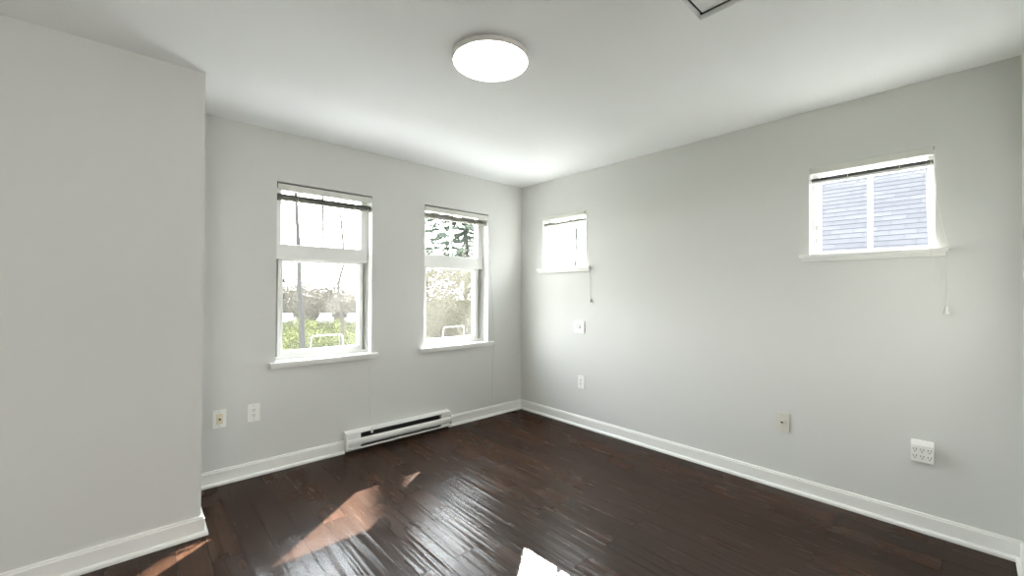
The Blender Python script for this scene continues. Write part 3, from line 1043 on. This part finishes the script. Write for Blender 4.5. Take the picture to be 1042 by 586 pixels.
evergreen(ground_at(474, 36), 19.6, 8.9, 'feathery evergreen tree in the upper pane of the window nearest the room corner', 4)

# unseen tree behind the room corner, added so its limbs and foliage shade the windows
tb = Vector((6.10, 6.24, GZ))
root = thing('bare_tree', 'unseen tree added behind the room corner, its limbs shaped to notch the floor sun patch', 'tree', tb)
mb = MB()
mb.tube([tb, tb + Vector((0.05, 0.02, 4.5)), tb + Vector((-0.02, 0.0, 9.0)), tb + Vector((0.05, 0.04, 14.0))], [0.13, 0.12, 0.10, 0.05], 12)
mb.build('trunk', BARK, root, True)
S3 = SUN_H + Vector((0, 0, SUN_T))
def shade_pt(xw, zw, t):
    return Vector((xw, 0, zw)) + S3 * t
mb = MB()
rnd = random.Random(31)
for k in range(1500):
    if k % 3:
        xw, zw = rnd.uniform(-2.75, -2.17), rnd.uniform(0.5, 2.3)
    else:
        xw, zw = rnd.uniform(-2.75, -1.75), rnd.uniform(1.42, 2.3)
    leaf_cloud(mb, shade_pt(xw, zw, rnd.uniform(8.6, 9.4)), (0.04, 0.04, 0.04), 1, 0.11, rnd)
mb.build('foliage', NEEDLE, root)  # foliage added to keep sun out of the window nearest the closet
mb = MB()
p_ = tb + Vector((0, 0, 11.6))
mb.tube([p_, p_.lerp(shade_pt(-2.3, 2.2, 9.0), 0.5) + Vector((0, 0, 0.9)), shade_pt(-2.3, 2.2, 9.0), shade_pt(-2.45, 0.9, 8.9)], [0.07, 0.06, 0.05, 0.02], 8)
mb.build('shading_limb', BARK, root, True)  # limb added to carry the sun-blocking foliage
def limb(pts, rad, nm):
    mb = MB()
    mb.tube(pts, rad, 10)
    mb.build(nm, BARK, root, True)
limb([tb + Vector((0, 0, 9.55)), shade_pt(-1.42, 0.22, 10.0), shade_pt(-1.02, 0.76, 9.9), shade_pt(-0.66, 1.27, 9.8), shade_pt(-0.30, 1.80, 9.7), shade_pt(-0.1, 2.3, 9.6)], [0.10, 0.105, 0.105, 0.105, 0.08, 0.03], 'leaning_limb')
limb([tb + Vector((0, 0, 10.2)), shade_pt(-1.28, 1.50, 10.0), shade_pt(-0.95, 1.60, 9.9), shade_pt(-0.62, 1.66, 9.8), shade_pt(-0.3, 1.9, 9.7)], [0.09, 0.11, 0.11, 0.09, 0.03], 'leaning_limb')  # second limb, added to shade the upper pane nearest the corner
bare_tree(ground_at(583, 26), 12, 0.13, (0.5, 0.0), PALEBARK, 23, 'trunk seen through the middle of the small window by the room corner', nbr=3, first=0.85)
bare_tree(ground_at(592, 30), 11, 0.12, (-1.2, 0.4), PALEBARK, 19, 'leaning trunk at the right side of the small window by the room corner', nbr=3, first=0.85)

# neighbour's house with shingle roof
ROOF, n, b = nt('grey_shingles')
tc = n.nodes.new('ShaderNodeTexCoord')
br = n.nodes.new('ShaderNodeTexBrick')
br.offset = 0.43
br.inputs['Scale'].default_value = 1.0
br.inputs['Brick Width'].default_value = 0.33
br.inputs['Row Height'].default_value = math.hypot(3.6, 3.035) / 32
br.inputs['Mortar Size'].default_value = 0.008
br.inputs['Mortar Smooth'].default_value = 0.3
br.inputs['Color1'].default_value = (0.0370, 0.0370, 0.0400, 1)
br.inputs['Color2'].default_value = (0.0450, 0.0450, 0.0485, 1)
br.inputs['Mortar'].default_value = (0.0250, 0.0250, 0.0285, 1)
n.links.new(tc.outputs['UV'], br.inputs['Vector'])
n.links.new(br.outputs['Color'], b.inputs['Base Color'])
b.inputs['Roughness'].default_value = 0.9
b.inputs['Specular IOR Level'].default_value = 0.0
root = thing('neighbouring_house', 'neighbouring house with grey shingle roof seen through the small window farthest from the corner', 'house', (8, -4, GZ))
rx0, rz0, rx1, rz1, ry0, ry1 = 4.3, 0.9, 7.9, 3.935, -9.5, 0.2
mb = MB()
mb.box(4.8, 11.0, ry0 + 0.3, ry1 - 0.3, GZ, 1.1)
mb.build('wall', HWALL, root)
me = bpy.data.meshes.new('roof')
bm = bmesh.new()
uvl = bm.loops.layers.uv.new('UVMap')
nx = Vector((-(rz1 - rz0), 0, rx1 - rx0)).normalized()
th = 0.06
rows = 32
def roof_quad(p, uv):
    f = bm.faces.new([bm.verts.new(q) for q in p])
    for l, u in zip(f.loops, uv):
        l[uvl].uv = u
sl = math.hypot(rx1 - rx0, rz1 - rz0)
for side in (0, 1):
    for i in range(rows):
        t0, t1 = i / rows, (i + 1) / rows
        def P(t, y, lift):
            x, z = rx0 + (rx1 - rx0) * t, rz0 + (rz1 - rz0) * t
            v = Vector((x, y, z)) + nx * lift
            if side: v.x = 2 * rx1 - v.x
            return v
        p = [P(t0, ry0, 0.004), P(t0, ry1, 0.004), P(t1, ry1, 0.0), P(t1, ry0, 0.0)]
        roof_quad(p, [(ry0, t0 * sl), (ry1, t0 * sl), (ry1, t1 * sl), (ry0, t1 * sl)])
        p = [P(t0, ry0, 0.0), P(t0, ry1, 0.0), P(t0, ry1, 0.004), P(t0, ry0, 0.004)]
        roof_quad(p, [(ry0, t0 * sl)] * 4)
    for y in (ry0, ry1):
        p = [P(0, y, 0) - nx * 0.1 * (1 - 2 * side * 0), P(0, y, 0.0), P(1, y, 0.0), P(1, y, 0) - Vector((0, 0, 0.12))]
        roof_quad(p, [(0, 0)] * 4)
    p = [P(0, ry0, 0.0), P(0, ry1, 0.0), P(1, ry1, 0.0) - Vector((0, 0, 0.10)), P(1, ry0, 0.0) - Vector((0, 0, 0.10))]
    roof_quad(p, [(0, 0)] * 4)
bm.to_mesh(me); bm.free()
me.materials.append(ROOF)
ro = bpy.data.objects.new('roof', me)
C.objects.link(ro); ro.parent = root; me.transform(Matrix.Translation(-root.location))
mb = MB()
mb.box(rx0 - 0.03, rx0 + 0.02, ry0, ry1, rz0 - 0.18, rz0 + 0.02, 0.01)
mb.build('gutter', FASC, root)
